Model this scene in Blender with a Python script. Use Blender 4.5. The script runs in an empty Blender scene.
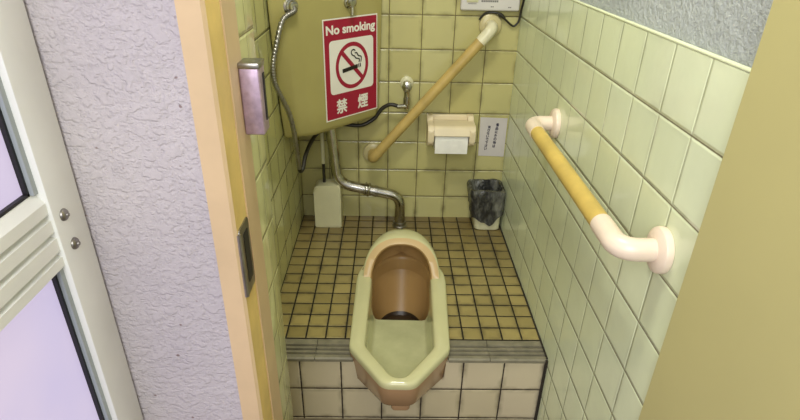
import bpy, bmesh, math, random
from mathutils import Vector, Matrix, noise
random.seed(7)
scene = bpy.context.scene
col = scene.collection
PI = math.pi
V = Vector

# ------------------------------------------------------------------ materials
def new_mat(name):
    m = bpy.data.materials.new(name); m.use_nodes = True
    nt = m.node_tree; b = nt.nodes['Principled BSDF']
    return m, nt, b

def lin(c):
    return tuple(((x / 255) / 12.92 if x / 255 <= .04045 else ((x / 255 + .055) / 1.055) ** 2.4) for x in c) + (1,)

def N(nt, typ, **kw):
    n = nt.nodes.new(typ)
    for k, v in kw.items():
        setattr(n, k, v)
    return n

def math_(nt, op, a, b=None, c=None, clamp=False):
    n = N(nt, 'ShaderNodeMath', operation=op, use_clamp=clamp)
    for i, x in enumerate((a, b, c)):
        if x is None: continue
        if isinstance(x, (int, float)): n.inputs[i].default_value = x
        else: nt.links.new(x, n.inputs[i])
    return n.outputs[0]

def mixc(nt, fac, a, b, mode='MIX'):
    n = N(nt, 'ShaderNodeMix', data_type='RGBA', blend_type=mode)
    for i, x in ((0, fac), (6, a), (7, b)):
        if isinstance(x, (int, float)): n.inputs[i].default_value = x
        elif isinstance(x, tuple): n.inputs[i].default_value = x
        else: nt.links.new(x, n.inputs[i])
    return n.outputs[2]

def maprange(nt, x, a, b, lo=0, hi=1, smooth=False):
    n = N(nt, 'ShaderNodeMapRange', interpolation_type='SMOOTHSTEP' if smooth else 'LINEAR')
    nt.links.new(x, n.inputs[0])
    for i, v in ((1, a), (2, b), (3, lo), (4, hi)): n.inputs[i].default_value = v
    return n.outputs[0]

def noise_(nt, vec, scale, detail=4, rough=.55):
    n = N(nt, 'ShaderNodeTexNoise'); n.inputs['Scale'].default_value = scale
    n.inputs['Detail'].default_value = detail; n.inputs['Roughness'].default_value = rough
    nt.links.new(vec, n.inputs['Vector']); return n.outputs['Fac']

def coord(nt):
    return N(nt, 'ShaderNodeTexCoord').outputs['Object']

def plain(name, rgb, rough=.5, metal=0, var=.08, scale=12, bump=0, bscale=60, spec=.5, emis=None, rvar=0):
    m, nt, b = new_mat(name)
    c = coord(nt)
    f = noise_(nt, c, scale)
    f = maprange(nt, f, .3, .7)
    base = lin(rgb)
    dark = tuple(x * (1 - var * 2) for x in base[:3]) + (1,)
    nt.links.new(mixc(nt, f, dark, base), b.inputs['Base Color'])
    b.inputs['Roughness'].default_value = rough; b.inputs['Metallic'].default_value = metal
    b.inputs['Specular IOR Level'].default_value = spec
    if rvar:
        nt.links.new(maprange(nt, noise_(nt, c, scale * 3), .3, .7, rough - rvar, rough + rvar), b.inputs['Roughness'])
    if bump:
        bn = N(nt, 'ShaderNodeBump'); bn.inputs['Strength'].default_value = 1; bn.inputs['Distance'].default_value = bump
        nt.links.new(noise_(nt, c, bscale), bn.inputs['Height']); nt.links.new(bn.outputs[0], b.inputs['Normal'])
    if emis:
        b.inputs['Emission Color'].default_value = lin(emis[0]); b.inputs['Emission Strength'].default_value = emis[1]
    return m

def tile_mat(name, axes, pitch, off, grout, tile, tile2, gcol, rough=.15, tilt=.006, vary=.10, dirt=.35, edge=.004, gdepth=.0012, streak=None, vthin=1.0, grime_shade=None):
    """glazed tiles with joints, every tile a shade and a tilt of its own"""
    m, nt, b = new_mat(name)
    c = coord(nt)
    sx = N(nt, 'ShaderNodeSeparateXYZ'); nt.links.new(c, sx.inputs[0])
    uu = math_(nt, 'DIVIDE', math_(nt, 'SUBTRACT', sx.outputs[axes[0]], off[0]), pitch)
    vv = math_(nt, 'DIVIDE', math_(nt, 'SUBTRACT', sx.outputs[axes[1]], off[1]), pitch)
    fu, fv = math_(nt, 'FRACT', uu), math_(nt, 'FRACT', vv)
    def dist(f): return math_(nt, 'MULTIPLY', math_(nt, 'MINIMUM', f, math_(nt, 'SUBTRACT', 1, f)), pitch)
    du, dv = dist(fu), dist(fv)
    if vthin != 1.0: du = math_(nt, 'ADD', du, grout * (1 - vthin) / 2)
    d = math_(nt, 'MINIMUM', du, dv)
    wob = noise_(nt, c, 90, 2)
    d2 = math_(nt, 'ADD', d, math_(nt, 'MULTIPLY', math_(nt, 'SUBTRACT', wob, .5), grout * .35))
    mask = maprange(nt, d2, grout * .5 - .0005, grout * .5 + .0005)
    cell = N(nt, 'ShaderNodeCombineXYZ')
    nt.links.new(math_(nt, 'FLOOR', uu), cell.inputs[0]); nt.links.new(math_(nt, 'FLOOR', vv), cell.inputs[1])
    wn = N(nt, 'ShaderNodeTexWhiteNoise', noise_dimensions='3D'); nt.links.new(cell.outputs[0], wn.inputs['Vector'])
    rs = N(nt, 'ShaderNodeSeparateColor'); nt.links.new(wn.outputs['Color'], rs.inputs[0])
    tc = mixc(nt, rs.outputs[0], lin(tile), lin(tile2))
    cloud = noise_(nt, c, 7, 5)
    tc = mixc(nt, maprange(nt, cloud, .35, .75, 0, vary * 2), tc, tuple(x * .55 for x in lin(tile)[:3]) + (1,))
    # grime creeping out of the joints
    gr = math_(nt, 'MULTIPLY', maprange(nt, d, grout * .5, grout * .5 + .012, 1, 0), maprange(nt, noise_(nt, c, 16, 4), .42, .72))
    tc = mixc(nt, math_(nt, 'MULTIPLY', gr, dirt), tc, lin((70, 58, 36)))
    if streak:
        st = maprange(nt, noise_(nt, c, streak, 6, .7), .52, .75)
        tc = mixc(nt, math_(nt, 'MULTIPLY', st, .35), tc, lin((84, 70, 44)))
    if grime_shade:      # painted shade mixed with brown dirt, deepening along one axis: (axis, from, to, amount)
        gf = math_(nt, 'MULTIPLY', maprange(nt, sx.outputs[grime_shade[0]], grime_shade[1], grime_shade[2], 0, grime_shade[3]), maprange(nt, noise_(nt, c, 11, 4), .25, .6, .55, 1))
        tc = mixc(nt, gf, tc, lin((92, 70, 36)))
    gc = mixc(nt, noise_(nt, c, 25, 3), tuple(x * .55 for x in lin(gcol)[:3]) + (1,), lin(gcol))
    nt.links.new(mixc(nt, mask, gc, tc), b.inputs['Base Color'])
    nt.links.new(maprange(nt, mask, 0, 1, .85, rough), b.inputs['Roughness'])
    h = math_(nt, 'MULTIPLY', maprange(nt, d2, grout * .5 - .0006, grout * .5 + edge, 0, 1, True), gdepth)
    tl = math_(nt, 'ADD', math_(nt, 'MULTIPLY', math_(nt, 'SUBTRACT', rs.outputs[1], .5), fu),
               math_(nt, 'MULTIPLY', math_(nt, 'SUBTRACT', rs.outputs[2], .5), fv))
    h = math_(nt, 'ADD', h, math_(nt, 'MULTIPLY', tl, tilt * pitch * 2))
    h = math_(nt, 'ADD', h, math_(nt, 'MULTIPLY', noise_(nt, c, 22, 2), .0006))
    bn = N(nt, 'ShaderNodeBump'); bn.inputs['Strength'].default_value = 1; bn.inputs['Distance'].default_value = 1
    nt.links.new(h, bn.inputs['Height']); nt.links.new(bn.outputs[0], b.inputs['Normal'])
    return m

def plaster(name, rgb, rgb2, scale, dist, specks=True, crackle=True):
    m, nt, b = new_mat(name); c = coord(nt)
    f = noise_(nt, c, scale, 6, .65)
    base = mixc(nt, maprange(nt, noise_(nt, c, 5, 3), .3, .7), lin(rgb2), lin(rgb))
    base = mixc(nt, maprange(nt, f, .35, .5, .18, 0), base, tuple(x * .5 for x in lin(rgb)[:3]) + (1,))
    if specks:
        sp = maprange(nt, noise_(nt, c, 75, 1), .73, .78, 0, .7)
        base = mixc(nt, sp, base, lin((110, 78, 66)))
    nt.links.new(base, b.inputs['Base Color']); b.inputs['Roughness'].default_value = .75
    h = f
    if crackle:
        mp = N(nt, 'ShaderNodeMapping'); nt.links.new(c, mp.inputs[0]); mp.inputs['Scale'].default_value = (1, 1, 1.3)
        wv = noise_(nt, mp.outputs[0], scale * .45, 3, .6)
        ridge = math_(nt, 'ABSOLUTE', math_(nt, 'SUBTRACT', wv, .5))
        h = math_(nt, 'ADD', math_(nt, 'MULTIPLY', maprange(nt, ridge, 0, .13, 0, 1, True), .5), math_(nt, 'MULTIPLY', f, .6))
    bn = N(nt, 'ShaderNodeBump'); bn.inputs['Strength'].default_value = 1; bn.inputs['Distance'].default_value = dist
    nt.links.new(h, bn.inputs['Height']); nt.links.new(bn.outputs[0], b.inputs['Normal'])
    return m

TILE_A, TILE_B = (193, 187, 130), (184, 176, 116)
M = {}
M['tile_back'] = tile_mat('glazed cream tile back', (0, 2), .1, (0, .081), .0022, TILE_A, TILE_B, (96, 84, 48), rough=.16, dirt=.6)
M['tile_side'] = tile_mat('glazed cream tile side', (1, 2), .1, (-.006, .081), .0024, (228, 236, 200), (223, 231, 192), (138, 132, 98), rough=.10, dirt=.2, vthin=.3)
M['tile_left'] = tile_mat('glazed cream tile left', (1, 2), .1, (-.05, .081), .0024, (206, 204, 144), (198, 196, 134), (84, 80, 50), rough=.14, dirt=.4)
M['tile_strip'] = tile_mat('glazed edge tile', (1, 2), .1, (-.10, .081), .002, (214, 214, 160), (208, 208, 152), (150, 140, 96), rough=.12, dirt=.5, vthin=.1)
M['tile_floor'] = tile_mat('brown mosaic floor tile', (0, 1), .05, (0, .0105), .0040, (168, 152, 96), (146, 132, 82), (10, 8, 5), rough=.30, tilt=.012, dirt=.8, edge=.003, streak=9, grime_shade=(1, -.34, -.02, .7))
M['tile_riser'] = tile_mat('pinkish riser tile', (0, 2), .1, (-.006, 0), .0036, (206, 194, 164), (198, 186, 152), (46, 34, 22), rough=.2, dirt=.7)
M['floor_low'] = plain('grey concrete floor', (128, 112, 88), .6, var=.25, scale=14, bump=.001)
M['tile_cap'] = plain('glazed bullnose', (228, 236, 198), .12, var=.05)
M['plaster_grey'] = plaster('rough grey plaster', (194, 200, 198), (180, 186, 184), 95, .008, specks=False, crackle=False)
M['plaster_white'] = plaster('textured white plaster', (202, 195, 197), (190, 183, 188), 110, .0022)
M['nosing'] = plain('grey stair nosing', (140, 134, 112), .45, var=.2, scale=30, bump=.0005)
M['ceramic'] = plain('beige ceramic glaze', (208, 205, 158), .11, var=.05, scale=6)
M['ceramic_in'] = plain('shaded beige glaze', (166, 132, 82), .38, var=.06, scale=7)  # same beige glaze, with the hood's shade and warm bounce painted in
M['ceramic_floor'] = plain('worn beige glaze', (196, 196, 152), .16, var=.10, scale=14)
M['ceramic_bounce'] = plain('beige glaze with warm bounce', (180, 144, 108), .16, var=.06, scale=7)  # beige glaze turned browner, warm reflected light painted into the colour
M['flange_old'] = plain('yellowed flange', (196, 184, 136), .3, var=.08)
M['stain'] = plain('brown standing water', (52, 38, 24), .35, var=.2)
M['tank'] = plain('ochre enamel', (176, 166, 104), .22, var=.06, scale=5)
M['chrome'] = plain('tarnished chrome', (204, 200, 190), .18, 1, var=.18, scale=30, rvar=.08)
M['steel'] = plain('brushed steel', (170, 166, 160), .32, 1, var=.2, scale=40)
M['steel_pink'] = plain('scratched steel with painted pink reflection', (206, 182, 206), .38, .7, var=.2, scale=60, rvar=.1)  # pinkish lavender reflection painted into the steel colour
M['rubber'] = plain('black rubber', (44, 40, 30), .45, var=.2)
M['black'] = plain('black gasket', (18, 16, 20), .5)
M['wood'] = plain('ochre resin wood', (220, 190, 100), .42, var=.14, scale=14)
M['wood_dark'] = plain('worn ochre resin', (200, 172, 100), .45, var=.14, scale=14)
M['ivory'] = plain('ivory plastic', (236, 218, 196), .3, var=.04)
M['ivory_old'] = plain('yellowed plastic', (226, 220, 186), .32, var=.05)
M['white_plastic'] = plain('white plastic', (214, 210, 172), .35, var=.06)
M['holder'] = plain('peach cream plastic', (228, 212, 176), .35, var=.05)
M['paper'] = plain('white tissue', (238, 236, 228), .9, var=.05, bump=.0004, bscale=90, scale=40)
M['notice'] = plain('off white paper', (206, 200, 196), .6, var=.06)
M['ink'] = plain('dark ink', (44, 40, 66), .6)
M['red'] = plain('crimson print', (160, 14, 52), .4, var=.04)
M['white_print'] = plain('white print', (238, 234, 224), .4, var=.03)
M['black_print'] = plain('black print', (20, 14, 18), .4)
M['aluminium'] = plain('pale painted aluminium', (242, 244, 240), .42, .0, var=.05, scale=8)
M['bead'] = plain('blue grey bead', (168, 176, 180), .4)
M['door_paint'] = plain('mustard door paint', (186, 178, 122), .4, var=.03, scale=4)
M['frame_paint'] = plain('orange cream frame paint', (220, 192, 152), .45, var=.08, scale=9, bump=.0006, bscale=30)
M['frame_inner'] = plain('yellow frame paint', (244, 212, 132), .45, var=.12, scale=14, bump=.0006, bscale=30)
M['tank_dark'] = plain('dark joint', (40, 34, 24), .8)
M['ceiling'] = plain('ceiling paint', (220, 214, 196), .8)
M['panel_grey'] = plain('grey white panel', (214, 210, 204), .4, var=.04)
M['panel_mark'] = plain('grey printing', (120, 116, 112), .5)
M['lamp_glow'] = plain('lamp diffuser', (255, 250, 235), .5, emis=((255, 246, 220), 3))

# frosted glass with daylight behind it
m, nt, b = new_mat('frosted glass')
b.inputs['Base Color'].default_value = lin((120, 114, 126)); b.inputs['Roughness'].default_value = .55
f = noise_(nt, coord(nt), 6, 2)
nt.links.new(mixc(nt, f, lin((214, 206, 250)), lin((250, 232, 250))), b.inputs['Emission Color'])
b.inputs['Emission Strength'].default_value = .68
M['frosted'] = m
# thin dark bin bag
m, nt, b = new_mat('bin bag film')
c = coord(nt)
mp = N(nt, 'ShaderNodeMapping'); nt.links.new(c, mp.inputs[0]); mp.inputs['Scale'].default_value = (1, 1, .45); mp.inputs['Rotation'].default_value = (0, .35, 0)
f = maprange(nt, noise_(nt, mp.outputs[0], 30, 3, .6), .42, .72)
nt.links.new(mixc(nt, f, lin((46, 46, 44)), lin((128, 128, 116))), b.inputs['Base Color'])
b.inputs['Roughness'].default_value = .25
bn = N(nt, 'ShaderNodeBump'); bn.inputs['Strength'].default_value = 1; bn.inputs['Distance'].default_value = .01
nt.links.new(noise_(nt, mp.outputs[0], 55, 3), bn.inputs['Height']); nt.links.new(bn.outputs[0], b.inputs['Normal'])
M['bag'] = m

# ------------------------------------------------------------------ mesh helpers
def add_box(bm, lo, hi, bev=0, seg=2, mat=0):
    r = bmesh.ops.create_cube(bm, size=1)
    c = [(a + b_) / 2 for a, b_ in zip(lo, hi)]; s = [abs(b_ - a) for a, b_ in zip(lo, hi)]
    for v in r['verts']: v.co = V((c[i] + v.co[i] * s[i] for i in range(3)))
    fs = {f for v in r['verts'] for f in v.link_faces}
    for f_ in fs: f_.material_index = mat
    if bev:
        es = {e for f_ in fs for e in f_.edges}
        bmesh.ops.bevel(bm, geom=list(es), offset=bev, segments=seg, profile=.5, affect='EDGES')

def loft(bm, loops, closed=True, cap0=False, cap1=False, mat=0):
    vs = [[bm.verts.new(p) for p in L] for L in loops]
    n = len(loops[0])
    for a, b_ in zip(vs, vs[1:]):
        for i in range(n if closed else n - 1):
            j = (i + 1) % n
            try: bm.faces.new((a[i], a[j], b_[j], b_[i])).material_index = mat
            except ValueError: pass
    if cap0: bm.faces.new(list(reversed(vs[0]))).material_index = mat
    if cap1: bm.faces.new(vs[-1]).material_index = mat
    return vs

def frame_of(d):
    d = d.normalized(); a = V((0, 0, 1)) if abs(d.z) < .9 else V((1, 0, 0))
    x = d.cross(a).normalized(); return x, x.cross(d).normalized()

def add_tube(bm, pts, r, n=16, caps=True, mat=0):
    pts = [V(p) for p in pts]; rs = r if isinstance(r, (list, tuple)) else [r] * len(pts)
    t = [(pts[min(i + 1, len(pts) - 1)] - pts[max(i - 1, 0)]).normalized() for i in range(len(pts))]
    x, y = frame_of(t[0]); loops = []
    for i, p in enumerate(pts):
        x = (x - t[i] * x.dot(t[i])).normalized(); y = t[i].cross(x).normalized()
        loops.append([p + (x * math.cos(a) + y * math.sin(a)) * rs[i] for a in (2 * PI * k / n for k in range(n))])
    loft(bm, loops, True, caps, caps, mat)

def add_lathe(bm, base, axis, prof, n=32, mat=0, cap0=True, cap1=True):
    """prof: (distance along the axis, radius)"""
    base = V(base); axis = V(axis).normalized(); x, y = frame_of(axis)
    loft(bm, [[base + axis * h + (x * math.cos(a) + y * math.sin(a)) * r for a in (2 * PI * k / n for k in range(n))] for h, r in prof],
         True, cap0, cap1, mat)

def spline(pts, k=8):
    pts = [V(p) for p in pts]; P = [pts[0] * 2 - pts[1]] + pts + [pts[-1] * 2 - pts[-2]]; out = []
    for i in range(1, len(P) - 2):
        a, b_, c_, d = P[i - 1:i + 3]
        for j in range(k):
            t = j / k
            out.append(.5 * ((2 * b_) + (c_ - a) * t + (2 * a - 5 * b_ + 4 * c_ - d) * t * t + (3 * b_ - a - 3 * c_ + d) * t ** 3))
    out.append(pts[-1]); return out

def fillet(pts, r, k=8):
    """polyline with rounded corners (r one radius or one for each inner point)"""
    pts = [V(p) for p in pts]; out = [pts[0]]
    for i in range(1, len(pts) - 1):
        a, p, c_ = pts[i - 1:i + 2]; ri = r[i - 1] if isinstance(r, (list, tuple)) else r
        d1, d2 = (a - p), (c_ - p); ang = d1.angle(d2)
        t = min(ri / math.tan(ang / 2), d1.length * .49, d2.length * .49)
        p1, p2 = p + d1.normalized() * t, p + d2.normalized() * t
        for j in range(k + 1):
            s = j / k; out.append(p1 * (1 - s) ** 2 + p * 2 * s * (1 - s) + p2 * s * s)
    out.append(pts[-1]); return out

def round_poly(pts, rs, k=6):
    """closed 2-D polygon with rounded corners"""
    n = len(pts); out = []
    for i in range(n):
        a, p, c_ = V((*pts[i - 1], 0)), V((*pts[i], 0)), V((*pts[(i + 1) % n], 0))
        d1, d2 = a - p, c_ - p
        r_ = rs[i] if isinstance(rs, (list, tuple)) else rs
        if r_ <= 0: out.append((p.x, p.y)); continue
        t = min(r_ / math.tan(d1.angle(d2) / 2), d1.length * .49, d2.length * .49)
        p1, p2 = p + d1.normalized() * t, p + d2.normalized() * t
        for j in range(k + 1):
            s = j / k; q = p1 * (1 - s) ** 2 + p * 2 * s * (1 - s) + p2 * s * s; out.append((q.x, q.y))
    return out

def add_prism(bm, poly, fn0, fn1, mat=0):
    loft(bm, [[fn0(*p) for p in poly], [fn1(*p) for p in poly]], True, True, True, mat)

def obj(name, bm, mats, parent=None, sharp=35, smooth=True):
    root = V((0, 0, 0))
    if parent:
        q = parent
        while q: root = root + q.location; q = q.parent
    bmesh.ops.remove_doubles(bm, verts=bm.verts, dist=1e-6)
    bmesh.ops.recalc_face_normals(bm, faces=bm.faces)
    bmesh.ops.translate(bm, verts=bm.verts, vec=-root)
    me = bpy.data.meshes.new(name); bm.to_mesh(me); bm.free()
    for m_ in (mats if isinstance(mats, (list, tuple)) else [mats]): me.materials.append(m_)
    if smooth:
        me.shade_smooth(); me.set_sharp_from_angle(angle=math.radians(sharp))
    o = bpy.data.objects.new(name, me); col.objects.link(o)
    if parent: o.parent = parent
    return o

def tag(o, label, cat, group=None):
    o['label'] = label; o['category'] = cat
    if group: o['group'] = group
    return o

def thing(name, label, cat, loc=(0, 0, 0), group=None):
    o = bpy.data.objects.new(name, None); col.objects.link(o); o.location = loc; o.empty_display_size = .05
    return tag(o, label, cat, group)

def struct(o, label=None):
    o['kind'] = 'structure'
    if label: o['label'] = label
    return o

def B(): return bmesh.new()

def box_obj(name, lo, hi, mat, parent=None, bev=0, seg=2):
    bm = B(); add_box(bm, lo, hi, bev, seg); return obj(name, bm, mat, parent)

def quad(bm, pts, mat=0):
    bm.faces.new([bm.verts.new(p) for p in pts]).material_index = mat

def lettering(name, body, size, place, mat, parent, bold=0, depth=.0006, fit=None, align='CENTER', heavy=0):
    """text turned into mesh; place(x, y, z) maps letter space to the world; fit = (width, height)"""
    cu = bpy.data.curves.new(name, 'FONT'); cu.body = body; cu.size = size; cu.align_x = align; cu.align_y = 'CENTER'
    cu.offset = bold; cu.extrude = depth / 2; cu.resolution_u = 4
    t = bpy.data.objects.new(name, cu); col.objects.link(t)
    bpy.context.view_layer.update()
    me = bpy.data.meshes.new_from_object(t.evaluated_get(bpy.context.evaluated_depsgraph_get()))
    col.objects.unlink(t); bpy.data.objects.remove(t)
    bm = B()
    for i, (ox, oy) in enumerate(((0, 0), (heavy, 0), (-heavy, 0), (0, heavy), (0, -heavy)) if heavy else ((0, 0),)):
        n0 = len(bm.verts); bm.from_mesh(me); bm.verts.ensure_lookup_table()
        for v in bm.verts[n0:]: v.co += V((ox, oy, i * 2e-5))
    bpy.data.meshes.remove(me)
    xs = [v.co.x for v in bm.verts]; ys = [v.co.y for v in bm.verts]
    cx, cy = (min(xs) + max(xs)) / 2, (min(ys) + max(ys)) / 2
    kx = ky = 1
    if fit: kx, ky = fit[0] / (max(xs) - min(xs)), fit[1] / (max(ys) - min(ys))
    for v in bm.verts: v.co = place((v.co.x - cx) * kx, (v.co.y - cy) * ky, v.co.z + depth / 2)
    return obj(name, bm, mat, parent, smooth=False)

# ------------------------------------------------------------------ the setting
XL, XR = -.30, .398          # stall side walls
ZLOW = -.205                 # floor of the passage
ZT = .781                    # top of the wall tiling
YS = -.761                   # face of the step
YF = -1.16                   # wall that holds the stall door

bm = B()
quad(bm, [(XL - .1, 0, ZLOW), (XR + .1, 0, ZLOW), (XR + .1, 0, 1.9), (XL - .1, 0, 1.9)])
struct(obj('wall_back', bm, M['tile_back']), 'back wall of small cream square tiles')

bm = B()
add_box(bm, (XR, -1.19, ZLOW), (XR + .06, .02, ZT))
wr = struct(obj('wall_right', bm, M['tile_side']), 'right wall of glossy pale green-cream tiles')
bm = B()
add_tube(bm, [(XR + .0018, .0, ZT - .001), (XR + .0018, -1.19, ZT - .001)], .0030, 12)
struct(obj('trim_1', bm, M['tile_cap']), 'bright bullnose edge along the top of the right wall tiles')
bm = B(); add_box(bm, (XR + .008, -1.19, ZT), (XR + .06, .02, 1.9))
struct(obj('wall_right', bm, M['plaster_grey']), 'rough grey plaster above the right wall tiles')

bm = B()
add_box(bm, (XL - .06, -.955, ZLOW), (XL, .02, ZT))
struct(obj('wall_left', bm, M['tile_left']), 'left stall wall of cream tiles')
bm = B()
add_box(bm, (XL - .05, -1.052, ZLOW), (-.1885, -.95, 1.75), .009, 4)
struct(obj('trim_6', bm, M['tile_strip']), 'glazed rounded tile edge beside the stall door frame')
bm = B(); add_box(bm, (XL - .06, -.95, ZT), (XL - .004, .02, 1.9))
struct(obj('wall_left', bm, M['plaster_grey']), 'rough grey plaster above the left wall tiles')

# raised tiled platform with the opening the toilet is set into
TX, TW = .044, .108
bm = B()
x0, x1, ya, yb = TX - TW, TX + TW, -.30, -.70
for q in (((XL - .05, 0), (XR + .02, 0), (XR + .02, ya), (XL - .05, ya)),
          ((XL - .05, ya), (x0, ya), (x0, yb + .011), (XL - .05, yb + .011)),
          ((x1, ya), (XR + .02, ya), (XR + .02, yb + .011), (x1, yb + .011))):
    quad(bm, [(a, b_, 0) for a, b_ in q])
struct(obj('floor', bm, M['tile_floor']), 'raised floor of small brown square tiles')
bm = B()
quad(bm, [(-1.2, YS - 2.2, ZLOW), (1.2, YS - 2.2, ZLOW), (1.2, .02, ZLOW), (-1.2, .02, ZLOW)])
struct(obj('floor', bm, M['floor_low']), 'lower floor in front of the step')
bm = B()
pl = [(XL - .05, ZLOW), (XR + .02, ZLOW), (XR + .02, -.0108), (TX + .107, -.0108), (TX + .104, -.068), (TX - .110, -.068), (TX - .113, -.0108), (XL - .05, -.0108)]
add_prism(bm, pl, lambda p, q: V((p, YS, q)), lambda p, q: V((p, YS + .03, q)))
struct(obj('wall_front', bm, M['tile_riser']), 'tiled face of the step under the toilet')
bm = B()
for a, b_ in ((XL - .03, -.169), (-.1675, TX - .12), (TX + .113, .2565), (.258, XR)):
    prof = [(0, -.0165)]
    y = YS - .003
    pts = [(y, -.0105), (y, -.003), (y + .004, 0)]
    for g in (.018, .033, .048):
        pts += [(y + g - .0042, 0), (y + g - .0030, -.007), (y + g + .0030, -.007), (y + g + .0042, 0)]
    pts += [(y + .072, 0), (y + .072, -.0105)]
    add_prism(bm, [(p, q) for p, q in pts], lambda p, q, a=a: V((a, p, q)), lambda p, q, b_=b_: V((b_, p, q)))
struct(obj('trim_2', bm, M['nosing'], sharp=20), 'grey grooved nosing along the edge of the step')
# dark dirt joint where the floor meets the walls
bm = B()
add_box(bm, (XR - .004, YS, .0), (XR, 0, .003)); add_box(bm, (XR - .006, YS - .006, ZLOW), (XR, YS + .001, -.001))
struct(obj('trim_5', bm, M['tank_dark']), 'dark joint along the foot of the right wall')

# plastered wall that holds the stall door, passage walls, ceiling
bm = B(); add_box(bm, (-.376, YF, ZLOW), (-.2195, YF + .10, 1.9))
struct(obj('wall_front', bm, M['plaster_white']), 'textured pinkish white plaster wall between the two doors')
bm = B(); add_box(bm, (-1.0, YF, ZLOW), (-.376, YF + .10, 1.9)); add_box(bm, (XR + .06, -1.19, ZLOW), (.75, -1.09, 1.9))
struct(obj('wall_front', bm, M['plaster_white']), 'plaster wall beyond the doors')
bm = B(); add_box(bm, (.75, -3.0, ZLOW), (.8, -1.09, 1.9))
struct(obj('wall_right', bm, M['plaster_white']), 'passage wall beyond the mustard door')
bm = B(); add_box(bm, (-1.0, -2.2, 1.9), (.8, .05, 1.94))
struct(obj('ceiling', bm, M['ceiling']), 'pale ceiling')

# painted door frame of the stall
bm = B()
prof = [(-.2195, -1.166), (-.193, -1.166), (-.189, -1.162), (-.189, -1.108), (-.187, -1.108), (-.186, -1.052), (-.2195, -1.052)]
vs = loft(bm, [[V((x, y, z)) for x, y in prof] for z in (ZLOW, 1.75)], True, True, True)
for f_ in bm.faces:
    c_ = f_.calc_center_median()
    if -.19 < c_.x < -.1885 and -1.16 < c_.y < -1.11: f_.material_index = 1
fr = struct(obj('trim_3', bm, [M['frame_paint'], M['frame_inner']], sharp=20), 'orange cream painted frame of the stall door')

# ------------------------------------------------------------------ aluminium door at the far left
d1 = bpy.data.objects.new('door_1', None); col.objects.link(d1); d1.location = (-.39, -1.65, ZLOW)
struct(d1, 'pale aluminium door with frosted panes at the far left'); d1.empty_display_size = .05
XD = -.376
box_obj('stile', (XD - .035, -1.226, ZLOW + .01), (XD, -1.1645, 1.8), M['aluminium'], d1, .002)
box_obj('stile', (XD - .035, -2.11, ZLOW + .01), (XD, -2.05, 1.8), M['aluminium'], d1, .002)
def rail(z0, z1, grooves):
    bm = B(); x = XD - .004
    pts = [(XD - .034, z0), (x - .003, z0), (x, z0 + .003)]
    for g in grooves: pts += [(x, g - .004), (x - .009, g - .0025), (x - .009, g + .0025), (x, g + .004)]
    pts += [(x, z1 - .012), (x - .010, z1), (XD - .034, z1)]
    add_prism(bm, pts, lambda p, q: V((p, -2.05, q)), lambda p, q: V((p, -1.226, q)))
    return obj('rail', bm, M['aluminium'], d1, sharp=20)
rail(.545, .642, (.564, .589, .612)); rail(ZLOW + .012, ZLOW + .13, (ZLOW + .05,)); rail(1.7, 1.798, (1.74,))
for z0, z1 in ((.642, 1.7), (ZLOW + .13, .545)):
    bm = B()
    for lo, hi in (((-1.2335, z0), (-1.226, z1)), ((-2.05, z0), (-2.0425, z1))):
        add_box(bm, (XD - .03, lo[0], lo[1]), (XD - .008, hi[0], hi[1]))
    bead = obj('glazing_bead', bm, M['bead'], d1)
    bm = B(); y0, y1 = -2.0425, -1.2335
    for a, b_ in (((y0, z0), (y0 + .004, z1)), ((y1 - .004, z0), (y1, z1)), ((y0, z0), (y1, z0 + .0035)), ((y0, z1 - .0035), (y1, z1))):
        add_box(bm, (XD - .028, a[0], a[1]), (XD - .013, b_[0], b_[1]))
    obj('gasket', bm, M['black'], d1)
    box_obj('frosted_pane', (XD - .024, y0 + .003, z0 + .002), (XD - .018, y1 - .003, z1 - .002), M['frosted'], d1)
for y, z in ((-1.207, .606), (-1.203, .565)):
    bm = B(); add_lathe(bm, (XD, y, z), (1, 0, 0), [(0, .0076), (.0012, .0076), (.003, .0066), (.0042, .0048), (.0048, .0030), (.0048, .0026), (.0064, .0022), (.007, .0012)], 24)
    s_ = obj('screw', bm, M['steel'], d1); s_['label'] = 'dull metal screw head'

# ------------------------------------------------------------------ mustard stall door, swung open on the right
d2 = bpy.data.objects.new('door_2', None); col.objects.link(d2); d2.location = (.40, -1.2, ZLOW)
struct(d2, 'plain mustard stall door swung open at the right'); d2.empty_display_size = .05
bm = B(); a, b_ = V((.387, -1.2, 0)), V((.452, -1.80, 0)); t_ = V((.034, .0037, 0))
pl = [a, b_, b_ + t_, a + t_]
loft(bm, [[V((p.x, p.y, z)) for p in pl] for z in (ZLOW + .012, 1.72)], True, True, True)
bmesh.ops.bevel(bm, geom=bm.edges[:], offset=.0015, segments=2, affect='EDGES')
obj('door_leaf', bm, M['door_paint'], d2)
bm = B(); add_box(bm, (XR + .004, -1.199, ZLOW), (XR + .06, -1.19, 1.75))
struct(obj('trim_4', bm, M['frame_paint']), 'right post of the stall door frame')

# latch parts on the frame
la = thing('latch_keeper', 'small steel latch box projecting from the stall door frame', 'latch', (-.173, -1.06, .66))
box_obj('cover', (-.186, -1.075, .662), (-.160, -1.042, .752), M['steel_pink'], la, .0025, 3)
box_obj('cap', (-.187, -1.076, .748), (-.159, -1.041, .756), M['steel'], la, .002)
box_obj('slot', (-.1605, -1.058, .678), (-.1588, -1.050, .74), M['black'], la)
sp = thing('strike_plate', 'dark metal strike plate with a slot, let into the stall door frame', 'strike plate', (-.189, -1.13, .5))
bm = B()
y0, y1, z0, z1 = -1.160, -1.112, .455, .56
po = round_poly([(y0, z0), (y1, z0), (y1, z1), (y0, z1)], .006)
add_prism(bm, po, lambda p, q: V((-.1892, p, q)), lambda p, q: V((-.1872, p, q)))
add_tube(bm, [(-.188, y0, z0 + .004), (-.188, y0, z1 - .004)], .0035, 10)
obj('plate', bm, M['steel'], sp)
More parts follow.
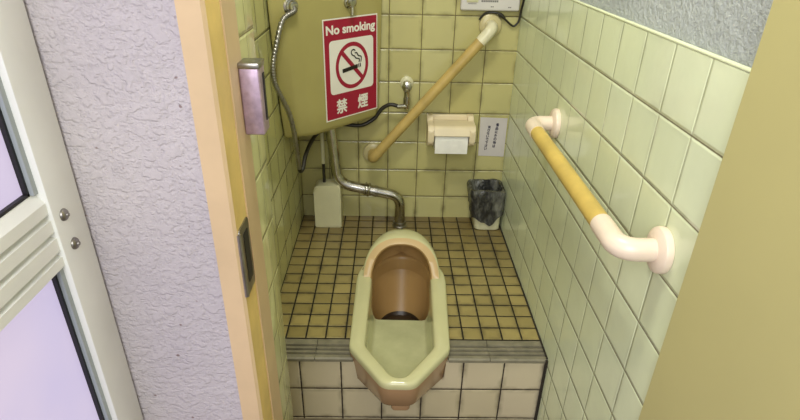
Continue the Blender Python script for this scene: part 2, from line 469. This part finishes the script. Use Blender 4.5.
po = round_poly([(-1.143, .470), (-1.120, .470), (-1.120, .547), (-1.143, .547)], .004)
bm = B(); add_prism(bm, po, lambda p, q: V((-.188, p, q)), lambda p, q: V((-.1866, p, q)))
obj('slot', bm, M['black'], sp)

# ------------------------------------------------------------------ squat toilet
TY = -.46
to = thing('squat_toilet', 'beige ceramic squat toilet set in the raised tiled step', 'toilet', (TX, TY, 0))
def tw(x, y, z):             # toilet space, turned a touch on the floor
    a_ = math.radians(-1.5)
    return V((TX + x * math.cos(a_) - y * math.sin(a_), TY + x * math.sin(a_) + y * math.cos(a_), z))
def half_outline(front, fr, corner, cr, sw, back, bw=None):
    """closed outline: front nose, bent sides, rounded back"""
    pts = [(-front[0], -front[1]), (front[0], -front[1]), (corner[0], -corner[1]), (sw, 0)]
    rs = [fr, fr, cr, 0]
    n = 22
    for k in range(1, n): a_ = PI * k / n; pts.append((sw * math.cos(a_), back * math.sin(a_))); rs.append(0)
    pts += [(-sw, 0), (-corner[0], -corner[1])]; rs += [0, cr]
    return round_poly(pts, rs, 8)
CC = V((0, -.075, 0))
def polar(poly, angs):
    out = []
    P = [V((x, y, 0)) - CC for x, y in poly]
    for a_ in angs:
        d = V((math.cos(a_), math.sin(a_), 0)); best = None
        for i in range(len(P)):
            p, q = P[i - 1], P[i]; e = q - p
            den = d.x * e.y - d.y * e.x
            if abs(den) < 1e-12: continue
            t = (p.x * e.y - p.y * e.x) / den; s = (p.x * d.y - p.y * d.x) / den
            if t > 0 and -1e-6 <= s <= 1 + 1e-6 and (best is None or t > best): best = t
        out.append(CC + d * best)
    return out
outer = half_outline((.036, .421), .035, (.1225, .296), .035, .129, .166)
inner = half_outline((.017, .396), .030, (.084, .290), .035, .084, .125)
body = half_outline((.033, .390), .035, (.1145, .288), .03, .110, .17)
# sample angles even along the outline
NA = 176
dense = [2 * PI * k / 1440 for k in range(1440)]
po_ = polar(outer, dense); acc = [0]
for i in range(1440): acc.append(acc[-1] + (po_[(i + 1) % 1440] - po_[i]).length)
angs = []
i = 0
for k in range(NA):
    target = acc[-1] * k / NA
    while acc[i + 1] < target: i += 1
    angs.append(2 * PI * (i + (target - acc[i]) / (acc[i + 1] - acc[i])) / 1440)
LO, LI, LB = polar(outer, angs), polar(inner, angs), polar(body, angs)
def inset(L, d): return [p - (p - CC).normalized() * d for p in L]
def lift(L, z): return [tw(p.x, p.y, z) for p in L]
ZR = .031
bm = B()
loft(bm, [lift(inset(LO, .001), .012), lift(LO, .018), lift(inset(LO, .001), .0255), lift(inset(LO, .0035), .029), lift(inset(LO, .009), ZR),
          lift(inset(LI, -.007), ZR), lift(inset(LI, -.002), .0285), lift(LI, .022), lift(inset(LI, .0025), -.012)])
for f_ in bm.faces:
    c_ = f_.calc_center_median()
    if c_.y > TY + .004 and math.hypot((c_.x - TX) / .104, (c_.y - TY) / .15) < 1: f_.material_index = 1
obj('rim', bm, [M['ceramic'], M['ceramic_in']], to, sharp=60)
bm = B()
loft(bm, [lift(inset(LO, .001), .0125), lift(inset(LO, .003), 0), lift(inset(LO, .007), -.015), lift(LB, -.066), lift(inset(LB, .006), -.074), lift(inset(LB, .025), -.078), lift(inset(LB, .03), -.078)])
obj('bowl_shell', bm, M['ceramic_bounce'], to, sharp=50)
bm = B()
w0 = V((TX - .004, TY - .362, 0))
loft(bm, [[w0 + V((x * k, y * k, z)) for x, y in round_poly([(-.022, -.014), (.022, -.014), (.022, .03), (-.022, .03)], .008)] for z, k in ((-.076, 1.1), (-.094, 1), (-.099, .85))], True, False, True)
obj('foot', bm, M['ceramic_bounce'], to)
# basin: a shallow shelf in front, a deep well under the hood
W = inset(LI, .0025)
rows_ = [('w', t) for t in (1, .94, .86, .76, .66, .55, .44, .33, .22, .11, 0)] + [('f', t) for t in (.9, .75, .6, .45, .3, .15, .05, .006)]
loops = []
for kind, t in rows_:
    L = []
    for p in W:
        e = p - CC; st = .66 + .20 * abs(e.normalized().x) ** 1.5
        s = st + (1 - st) * t if kind == 'w' else st * t
        q = CC + e * s
        if q.y <= CC.y + 1e-4: zf, k = -.058 + (CC.y - q.y) * .075, max(0, (s - .80) / .20) ** 2.2
        else: zf, k = -.138, max(0, (s - st) / (1 - st)) ** 1.15
        L.append(tw(q.x, q.y, zf + (-.012 - zf) * k))
    loops.append(L)
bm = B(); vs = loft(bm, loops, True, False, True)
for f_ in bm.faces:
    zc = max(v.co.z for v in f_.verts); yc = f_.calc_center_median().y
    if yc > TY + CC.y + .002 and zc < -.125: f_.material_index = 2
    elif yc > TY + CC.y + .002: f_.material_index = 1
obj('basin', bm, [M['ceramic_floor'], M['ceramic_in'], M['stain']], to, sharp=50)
# hood
def arch(a, H, n=48, e=2.35):
    out = []
    for k in range(n + 1):
        t = PI * k / n; c_, s_ = math.cos(t), math.sin(t)
        out.append((a * math.copysign(abs(c_) ** (2 / e), c_), H * abs(s_) ** (2 / e)))
    return out
Z0 = .022
def hood_loop(a, H, depth, phi, lean, off=0):
    k = math.cos(phi)
    return [tw(x * max(k, .02), off + depth * math.sin(phi) + lean * (h / .106) * (1 - .55 * math.sin(phi)), Z0 + h * max(k, .02) ** .8) for x, h in arch(a, H)]
bm = B(); loops = []
for j in range(12, -1, -1): loops.append(hood_loop(.1115, .104, .165, j / 12 * PI / 2, .082, .006))
loops.append(hood_loop(.1085, .101, .165, 0, .080, .001))
n_out = len(loops)
loops.append(hood_loop(.0885, .090, .13, 0, .072, .001))
for j in range(0, 13): loops.append(hood_loop(.084, .0855, .125, j / 12 * PI / 2, .070, .006))
vs = loft(bm, loops, False)
bm.faces.ensure_lookup_table()
nper = len(loops[0]) - 1
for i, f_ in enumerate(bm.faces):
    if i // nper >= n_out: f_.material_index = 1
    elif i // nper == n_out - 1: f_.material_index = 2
M['ceramic_face'] = plain('beige glaze tinted by warm light', (210, 180, 132), .28, var=.05, scale=6)  # hood front: pinkish bounce light painted into the beige
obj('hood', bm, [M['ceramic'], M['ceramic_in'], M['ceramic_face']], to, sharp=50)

# ------------------------------------------------------------------ corner cistern
ta = thing('corner_cistern', 'large ochre corner cistern hung high in the back left corner', 'cistern', (-.15, -.12, .38))
nrm = V((.741, -.672, 0)).normalized(); rt = V((-nrm.y, nrm.x, 0)); PC = -.192 * .741 + .227 * .672
def on_face(x): return (.741 * x - PC + .0) / .672      # y of the diagonal face at x
bm = B(); loops = []
def ring(z, fl, ins):
    xl = XL + .003
    pts = [(xl + ins, -.004), (xl + ins * .3, -.256 - .075 * fl), (-.252 - .0 * fl, -.266 - .035 * fl + ins), (-.212 - .02 * fl, on_face(-.212 - .02 * fl) + ins * 1.4), (-.040 - ins, on_face(-.040) + ins * 1.2), (-.034 + .012 * fl - ins, -.035), (-.034 + .012 * fl - ins, -.004)]
    return [V((x, y, z)) for x, y in round_poly(pts, [0, .006, .035, .03, .012, .006, 0], 6)]
for z, ins in ((.376, .022), (.378, .012), (.384, .004), (.394, 0)): loops.append(ring(z, 0, ins))
for k in range(1, 9):
    z = .394 + (.86 - .394) * k / 8; loops.append(ring(z, min(1, ((z - .38) / .34)) ** .8, 0))
loft(bm, loops, True, True, True)
obj('tank', bm, M['tank'], ta, sharp=50)
bm = B(); loft(bm, [[V((p.x * 1.0, p.y - (.008 if p.y < -.02 else 0), z)) for p in ring(.86, 1, 0)] for z in (.86, .885)], True, True, True)
obj('lid', bm, M['tank'], ta)
def face_pt(s, z, d=0):      # s metres to the right along the diagonal face, from x=-.19
    x = -.192 + rt.x * s; y = -.227 + rt.y * s
    return V((x, y, z)) + nrm * d
bm = B(); p = face_pt(.118, .728); add_lathe(bm, p, nrm, [(0, .017), (.004, .017), (.006, .012), (.012, .011), (.018, .014), (.022, .012), (.024, .005)], 24)
add_tube(bm, [face_pt(.118, .728, .017), face_pt(.117, .715, .017), face_pt(.1165, .696, .016)], [.006, .0055, .0065], 12)
lv = obj('flush_lever', bm, M['chrome'], ta); lv['label'] = 'chrome flush lever'

# no smoking sign on the cistern
SW, SH, SZ = .2125, .280, .4105
def sgn(d0=0.0):
    def f_(x, y, z=0): return face_pt(.019 + x, SZ + y, .0012 + d0 + z)
    return f_
si = thing('no_smoking_sign', 'crimson and white no smoking sign stuck on the front of the cistern', 'sign', face_pt(.019 + SW / 2, SZ, 0))
def plate(name, poly, d0, d1, mat, parent=si):
    bm = B(); f0, f1 = sgn(d0), sgn(d1); add_prism(bm, poly, lambda x, y: f0(x, y), lambda x, y: f1(x, y)); return obj(name, bm, mat, parent, smooth=False)
def rect(x0, y0, x1, y1): return [(x0, y0), (x1, y0), (x1, y1), (x0, y1)]
plate('backing', rect(0, 0, SW, SH), 0, .001, M['white_print'])
rf = plate('red_field', rect(.0035, .0035, SW - .0035, SH - .0035), .001, .0013, M['red'])
wx0, wx1, wy0, wy1 = SW * .095, SW * .915, SH * .265, SH * .795
wf = plate('white_field', round_poly(rect(wx0, wy0, wx1, wy1), .014, 6), .0013, .0016, M['white_print'])
ccx, ccy, rr = SW * .505, SH * .525, .0655
def disc_ring(r0, r1, n=56):
    bm = B(); fa, fb = sgn(.0016), sgn(.0019)
    L = lambda r, f_: [f_(ccx + r * math.cos(2 * PI * k / n), ccy + r * math.sin(2 * PI * k / n)) for k in range(n)]
    loft(bm, [L(r0, fa), L(r0, fb), L(r1, fb), L(r1, fa)]); return bm
bm = disc_ring(rr - .0115, rr)
fa, fb = sgn(.0020), sgn(.0023)
def bar(bm, p, q, w, fa=fa, fb=fb):
    p, q = V((*p, 0)), V((*q, 0)); d = (q - p).normalized(); n_ = V((-d.y, d.x, 0)) * w / 2
    pl = [p + n_, q + n_, q - n_, p - n_]
    add_prism(bm, [(a_.x, a_.y) for a_ in pl], lambda x, y: fa(x, y), lambda x, y: fb(x, y))
k_ = .7071 * (rr - .006)
bar(bm, (ccx - k_, ccy + k_), (ccx + k_, ccy - k_), .0125)
obj('prohibition_ring', bm, M['red'], wf, smooth=False)
bm = B(); fa, fb = sgn(.0024), sgn(.0027)
bar(bm, (ccx - .040, ccy - .011), (ccx + .021, ccy - .004), .011, fa, fb)
bar(bm, (ccx + .0235, ccy - .0035), (ccx + .0265, ccy - .003), .011, fa, fb)
bar(bm, (ccx + .0295, ccy - .0025), (ccx + .0335, ccy - .002), .011, fa, fb)
sm = spline([(ccx + .026, ccy + .006, 0), (ccx + .028, ccy + .015, 0), (ccx + .014, ccy + .019, 0), (ccx + .009, ccy + .025, 0), (ccx - .001, ccy + .030, 0), (ccx - .004, ccy + .039, 0), (ccx + .005, ccy + .044, 0), (ccx + .012, ccy + .040, 0)], 6)
for a_, b_ in zip(sm, sm[1:]): bar(bm, (a_.x, a_.y), (b_.x, b_.y), .0034, fa, fb)
sm = spline([(ccx + .034, ccy + .006, 0), (ccx + .036, ccy + .020, 0), (ccx + .024, ccy + .025, 0), (ccx + .018, ccy + .033, 0), (ccx + .010, ccy + .034, 0)], 6)
for a_, b_ in zip(sm, sm[1:]): bar(bm, (a_.x, a_.y), (b_.x, b_.y), .0034, fa, fb)
obj('cigarette', bm, M['black_print'], wf, smooth=False)
def at_sign(cx, cy):
    f_ = sgn(.0014); return lambda x, y, z: f_(cx + x, cy + y, z)
lettering('lettering', 'No smoking', .03, at_sign(SW * .5, SH * .882), M['white_print'], rf, bold=.0009, fit=(SW * .90, .0315))
lettering('lettering', '禁', .04, at_sign(SW * .29, SH * .132), M['white_print'], rf, heavy=.0011, fit=(.043, .043))
lettering('lettering', '煙', .04, at_sign(SW * .70, SH * .132), M['white_print'], rf, heavy=.0011, fit=(.043, .043))

# ------------------------------------------------------------------ plumbing
fp = thing('flush_pipe', 'thick bent chrome flush pipe running from cistern down to toilet', 'pipe', (.045, -.07, 0))
path = fillet([(-.186, -.075, .375), (-.165, -.07, .157), (-.074, -.07, .137), (.0435, -.07, .113), (.0435, -.07, .004)], [.075, .02, .045], 10)
bm = B(); add_tube(bm, path, .0178, 20); obj('bent_tube', bm, M['chrome'], fp)
bm = B(); dr = V((.118, 0, -.025)).normalized(); p = V((-.066, -.07, .1355))
add_lathe(bm, p - dr * .012, dr, [(0, .0165), (0, .023), (.004, .024), (.007, .0205), (.009, .0205), (.013, .024), (.018, .023), (.02, .0165)], 12)
add_lathe(bm, p + dr * .020, dr, [(0, .0165), (0, .0195), (.012, .0195), (.014, .0165)], 24)
obj('union_nut', bm, M['chrome'], fp)
bm = B(); add_lathe(bm, (.0435, -.07, 0), (0, 0, 1), [(0, .026), (.003, .026), (.006, .022), (.010, .022), (.016, .021), (.017, .0165)], 28)
obj('floor_flange', bm, M['steel'], fp)

sv = thing('stop_valve', 'small chrome stop valve on back wall tiles right of the sign', 'valve', (.058, 0, .44))
bm = B(); add_lathe(bm, (.058, 0, .478), (0, -1, 0), [(0, .021), (.004, .021), (.008, .016), (.009, .011)], 28); obj('wall_plate', bm, M['white_plastic'], sv)
bm = B(); add_tube(bm, [(.058, -.004, .478), (.058, -.045, .478)], .010, 16)
add_lathe(bm, (.058, -.038, .492), (0, 0, -1), [(0, .008), (.004, .012), (.03, .012), (.034, .009), (.05, .0085), (.052, .0105), (.072, .0105), (.075, .008), (.088, .007)], 20)
add_tube(bm, [(.058, -.038, .413), (.028, -.044, .413)], .0075, 12)
obj('valve_body', bm, M['chrome'], sv)
bm = B(); add_lathe(bm, (.058, -.045, .478), (0, -1, 0), [(0, .012), (.003, .0155), (.008, .0155), (.011, .009)], 12); obj('valve_handle', bm, M['chrome'], sv)

hs = thing('supply_hose', 'looping water hose, braided steel then black rubber, beside the cistern', 'hose', (-.26, -.2, .25))
p_in = face_pt(-.083, .732)
bm = B(); add_lathe(bm, p_in, nrm, [(0, .023), (.003, .023), (.006, .018), (.008, .018), (.010, .013), (.017, .012), (.018, .009)], 24)
hn = obj('inlet_nut', bm, M['chrome'], hs)
pts = spline([p_in + nrm * .014, p_in + nrm * .020 + V((-.003, 0, -.010)), V((-.262, -.328, .703)), V((-.279, -.352, .645)), V((-.288, -.366, .60)), V((-.287, -.366, .56)), V((-.278, -.354, .526)), V((-.263, -.333, .473)), V((-.256, -.318, .412)), V((-.256, -.292, .335)), V((-.257, -.270, .29))], 24)
bm = B(); add_tube(bm, pts, [.0066 + .0007 * math.cos(i * PI * .5) for i in range(len(pts))], 10)
obj('braided_hose', bm, M['steel'], hs, sharp=180)
bm = B()
pts = spline([V((-.257, -.270, .29)), V((-.2555, -.262, .277)), V((-.249, -.250, .284)), V((-.245, -.215, .310)), V((-.230, -.15, .338)), V((-.205, -.09, .352)), V((-.165, -.05, .350)), V((-.139, -.045, .352)), V((-.10, -.045, .349)), V((-.075, -.045, .354)), V((-.045, -.04, .372)), V((-.022, -.04, .402)), V((-.004, -.042, .415)), V((.012, -.044, .419)), V((.034, -.044, .413))], 8)
add_tube(bm, pts, .0062, 12); obj('rubber_hose', bm, M['rubber'], hs)

# ------------------------------------------------------------------ grab bars
def grab_bar(name, label, p0, p1, n, so, e0, e1, m_bar, m0, m1, r=.016, mf=None):
    p0, p1, n = V(p0), V(p1), V(n); d = (p1 - p0).normalized()
    t = thing(name, label, 'grab bar', (p0 + p1) / 2, 'resin coated grab bars')
    a, b_ = p0 + n * so, p1 + n * so
    bm = B(); q0, q1 = a + d * e0, b_ - d * e1; add_tube(bm, [q0, q1], r, 24); obj('bar', bm, m_bar, t)
    for p, q, e, mm in ((p0, a, e0, m0), (p1, b_, -e1, m1)):
        bm = B(); add_tube(bm, fillet([p, q, q + d * e], .04, 12), r * 1.07, 24); obj('elbow', bm, mm, t)
        bm = B(); add_lathe(bm, p, n, [(0, .034), (.006, .0345), (.010, .033), (.013, .028), (.0145, .018)], 40); obj('flange', bm, mf or mm, t)
    return t
grab_bar('grab_bar', 'ochre grab bar slanting across the back wall between sign and paper holder', (-.05, -.0005, .243), (.307, -.0005, .656), (0, -1, 0), .06, .03, .052, M['wood_dark'], M['wood_dark'], M['ivory_old'], mf=M['flange_old'])
grab_bar('grab_bar', 'level ochre grab bar with ivory ends on the right wall', (XR - .0005, -.528, .516), (XR - .0005, -1.117, .516), (-1, 0, 0), .062, .075, .08, M['wood'], M['ivory'], M['ivory'])

# ------------------------------------------------------------------ paper holder, roll, notice
ph = thing('paper_holder', 'cream plastic toilet paper holder on the back wall', 'paper holder', (.205, 0, .27))
box_obj('back_plate', (.129, -.012, .290), (.276, -.0005, .380), M['holder'], ph, .004, 3)
for x0_, x1_ in ((.127, .146), (.259, .278)):
    bm = B()
    pl = round_poly([(-.0, .290), (-.0, .381), (-.022, .381), (-.034, .366), (-.086, .366), (-.101, .350), (-.096, .308), (-.06, .290)], [0, .004, .01, .01, .014, .012, .016, .012], 5)
    add_prism(bm, pl, lambda p, q: V((x0_, p, q)), lambda p, q: V((x1_, p, q)))
    bmesh.ops.bevel(bm, geom=[e for e in bm.edges if abs(e.verts[0].co.x - e.verts[1].co.x) < 1e-6], offset=.0035, segments=2, affect='EDGES')
    obj('side_arm', bm, M['holder'], ph)
bm = B()
cv = fillet([(0, -.014, .364), (0, -.05, .369), (0, -.094, .366), (0, -.1035, .338)], [.03, .018], 8)
tk = [(0, 0, -.003)] * 0
L0 = [(p.y, p.z) for p in cv]; L1 = [(p.y + .0035 if i > 8 else p.y, p.z - .003) for i, p in enumerate(cv)]
pl = L0 + L1[::-1]
add_prism(bm, pl, lambda p, q: V((.1465, p, q)), lambda p, q: V((.2585, p, q))); obj('lid', bm, M['holder'], ph)
tr = thing('toilet_roll', 'white toilet roll hanging in the cream paper holder', 'toilet roll', (.206, -.055, .265))
bm = B(); add_lathe(bm, (.150, -.056, .322), (1, 0, 0), [(0, .020), (0, .039), (.002, .0405), (.104, .0405), (.106, .039), (.106, .020)], 40, 0, False, False)
pl = [(-.0985, .322), (-.0995, .30), (-.0975, .277), (-.0965, .2775), (-.0983, .30), (-.0975, .322)]
add_prism(bm, pl, lambda p, q: V((.151, p, q)), lambda p, q: V((.255, p, q)))
obj('tissue', bm, M['paper'], tr)
bm = B(); add_lathe(bm, (.147, -.056, .322), (1, 0, 0), [(0, .019), (.112, .019)], 24); obj('core', bm, M['holder'], tr)

no = thing('paper_notice', 'small white notice with two columns of handwriting taped beside the paper holder', 'notice', (.353, 0, .235))
bm = B(); pl = [(.308, .237), (.395, .235), (.394, .368), (.304, .370)]
add_prism(bm, pl, lambda p, q: V((p, -.0004, q)), lambda p, q: V((p, -.002, q))); obj('sheet', bm, M['notice'], no, smooth=False)
for cx, cz, txt, hh in ((.3625, .309, '備品以外の物は', .086), (.336, .300, '流さないで下さい', .086)):
    n_ = len(txt); ch = hh / n_
    for i, t_ in enumerate(txt):
        zc = cz + hh / 2 - ch * (i + .5); xc = cx - .0008 * i
        lettering('lettering', t_, .012, (lambda xc, zc: lambda x, y, z: V((xc + x, -.0021 - z, zc + y)))(xc, zc), M['ink'], no, heavy=.0004, fit=(.0098, ch * .9), depth=.0004)

# ------------------------------------------------------------------ control panel and its cable
cp = thing('control_panel', 'grey white wall panel at the top of the back wall', 'control panel', (.305, 0, .695))
box_obj('housing', (.211, -.022, .698), (.387, -.0005, .80), M['panel_grey'], cp, .006, 3)
box_obj('button', (.228, -.0245, .7215), (.262, -.021, .745), M['white_plastic'], cp, .003, 3)
for x0_, x1_, z0_, z1_ in ((.232, .258, .7165, .7182), (.271, .322, .7225, .728), (.300, .310, .7085, .7115), (.352, .362, .7075, .7105)):
    bm = B()
    n_ = max(2, int((x1_ - x0_) / .0055))
    for i in range(n_ if z1_ - z0_ > .002 else 1):
        w_ = (x1_ - x0_) / (n_ if z1_ - z0_ > .002 else 1)
        add_box(bm, (x0_ + w_ * i + .0004, -.0225, z0_), (x0_ + w_ * (i + 1) - .0008, -.0219, z1_))
    obj('printed_mark', bm, M['panel_mark'], cp)
cb = thing('panel_cable', 'black cable looping below the grey wall panel', 'cable', (.378, -.01, .65))
bm = B(); add_tube(bm, spline([(.272, -.005, .671), (.285, -.008, .688), (.300, -.012, .6935), (.318, -.016, .693), (.331, -.016, .689), (.352, -.013, .672), (.372, -.010, .657), (.382, -.010, .658), (.391, -.011, .672), (.3935, -.014, .70), (.3945, -.03, .735), (.394, -.03, .79)], 8), .0032, 10)
obj('cord', bm, M['rubber'], cb)
bm = B(); add_tube(bm, [(.326, -.016, .6915), (.332, -.016, .6885), (.341, -.0152, .682), (.347, -.0148, .677)], [.004, .0056, .0056, .004], 12); obj('connector', bm, M['rubber'], cb)

# ------------------------------------------------------------------ toilet brush set
tb = thing('toilet_brush_case', 'flat white toilet brush case standing on the floor below the cistern', 'toilet brush', (-.2, -.06, 0))
bm = B()
pl = round_poly([(-.247, 0), (-.157, 0), (-.157, .156), (-.247, .154)], [.003, .003, .012, .024], 6)
add_prism(bm, pl, lambda p, q: V((p, -.092, q + .0005)), lambda p, q: V((p, -.03, q + .0005)))
bmesh.ops.bevel(bm, geom=[e for e in bm.edges if abs(e.verts[0].co.y - e.verts[1].co.y) < 1e-6], offset=.004, segments=3, affect='EDGES')
obj('case', bm, M['white_plastic'], tb)
bm = B(); add_tube(bm, [(-.213, -.058, .15), (-.2135, -.058, .225)], .0052, 12); hd = obj('handle_socket', bm, M['rubber'], tb)
bm = B(); add_tube(bm, [(-.2135, -.058, .222), (-.214, -.05, .33), (-.214, -.048, .352)], .0062, 12); obj('handle', bm, M['white_plastic'], tb)

# ------------------------------------------------------------------ bin and its bag
bi = thing('waste_bin', 'small white waste bin in the back right corner', 'bin', (.345, -.06, 0))
def rr_loop(cx, cy, hx, hy, z, r_=.022, k=6, wob=0, seed=0):
    pl = round_poly([(cx - hx, cy - hy), (cx + hx, cy - hy), (cx + hx, cy + hy), (cx - hx, cy + hy)], r_, k); n_ = len(pl)
    # resample evenly
    P = [V((x, y, 0)) for x, y in pl]; L = [0]
    for i in range(n_): L.append(L[-1] + (P[(i + 1) % n_] - P[i]).length)
    out = []; j = 0
    for q in range(72):
        t = L[-1] * q / 72
        while L[j + 1] < t: j += 1
        f_ = (t - L[j]) / max(1e-9, L[j + 1] - L[j]); p = P[j].lerp(P[(j + 1) % n_], f_); out.append(V((p.x, p.y, z)))
    return out
def bl(t, e=0, z=None):
    return rr_loop(.347 - .011 * t, -.060, .044 + .010 * t + e, .040 + .010 * t + e, .145 * t if z is None else z)
bm = B()
loft(bm, [bl(0, -.004, .0005), bl(0, 0, .004), bl(.5), bl(1), bl(1, .0015, .1462), bl(1, -.003, .1455), bl(.5, -.003), bl(.03, -.004, .006)], True, True, True)
obj('tub', bm, M['white_plastic'], bi)
bm = B(); loops = []
def wob(p, amp, s=34, o=0):
    d = V((p.x - .338, p.y + .06, 0)).normalized()
    return p + d * amp * noise.noise(V((p.x * s + o, p.y * s, p.z * s * .45)))
CX = .336
for t, e, amp in ((.30, -.016, .005), (.55, -.012, .004), (.8, -.009, .003), (.96, -.007, .0015)):
    loops.append([wob(p, amp, 50, 3) for p in bl(t, e)])
loops.append([p + V((0, 0, .004 * noise.noise(p * 30))) for p in bl(1, -.004, .1525)])
loops.append([p + V((0, 0, .004 * noise.noise(p * 30))) for p in bl(1, .004, .1525)])
bottom = []
for p in bl(1):
    d = V((p.x - CX, p.y + .06, 0)); ang = math.atan2(d.y, d.x)      # -pi/2 faces the room
    front = max(0, 1 - abs(p.x - CX - .005) / .052) ** .8 if d.y < -.03 else 0
    left = max(0, math.cos(ang + PI - .5)) ** 4
    zb = .080 - .058 * front - .030 * left + .008 * noise.noise(p * 60)
    bottom.append(zb)
for k in range(1, 11):
    s = k / 10; L = []
    for i, zb in enumerate(bottom):
        z = .150 + (zb - .150) * s
        p = bl(z / .145, .0075)[i]; amp = .009 * min(1, s * 2)
        q = wob(p, amp, 42, 9); q.x = min(q.x, XR - .002); q.y = min(q.y, -.002)
        # keep outside the tub
        base = bl(z / .145, .002)[i]; c0 = V((.347 - .011 * z / .145, -.06, z))
        if (q - c0).length < (base - c0).length: q = base
        L.append(q)
    loops.append(L)
loft(bm, loops, True, True, False)
tag(obj('bin_bag', bm, M['bag'], None, sharp=60), 'crumpled dark grey plastic bag lining the white waste bin', 'bag')

# ------------------------------------------------------------------ light
def area(name, loc, target, size, power, color, sy=None):
    L = bpy.data.lights.new(name, 'AREA'); L.energy = power; L.color = color; L.size = size
    if sy: L.shape = 'RECTANGLE'; L.size_y = sy
    o = bpy.data.objects.new(name, L); col.objects.link(o); o.location = loc
    o.rotation_euler = (V(target) - V(loc)).to_track_quat('-Z', 'Y').to_euler(); return o
area('passage_window', (-.25, -2.6, 1.35), (.15, -.7, .2), .9, 26, (.98, .99, 1), 1.0)
area('stall_lamp', (-.02, -1.0, 1.72), (.12, -.55, 0), .25, 10, (1, .99, .88))
w = bpy.data.worlds.new('World'); scene.world = w; w.use_nodes = True
w.node_tree.nodes['Background'].inputs[0].default_value = (.95, .97, 1, 1)
w.node_tree.nodes['Background'].inputs[1].default_value = .6

# ------------------------------------------------------------------ camera
cam = bpy.data.cameras.new('camera'); co = bpy.data.objects.new('camera', cam); col.objects.link(co)
p_, r_, y_ = (math.radians(a_) for a_ in (-29.3569, 1.3096, 1.207))
fwd = V((math.sin(y_) * math.cos(p_), math.cos(y_) * math.cos(p_), math.sin(p_)))
right = V((math.cos(y_), -math.sin(y_), 0)); up = right.cross(fwd)
r2 = right * math.cos(r_) + up * math.sin(r_); u2 = up * math.cos(r_) - right * math.sin(r_)
co.matrix_world = Matrix(((r2.x, u2.x, -fwd.x, .008), (r2.y, u2.y, -fwd.y, -1.7982), (r2.z, u2.z, -fwd.z, .9082), (0, 0, 0, 1)))
cam.sensor_width = 36; cam.lens = 557.1 * 36 / 800
cam.shift_x = (400 - 399.33) / 800; cam.shift_y = 31.34 / 800
cam.clip_start = .01
scene.camera = co
scene.view_settings.view_transform = 'Standard'
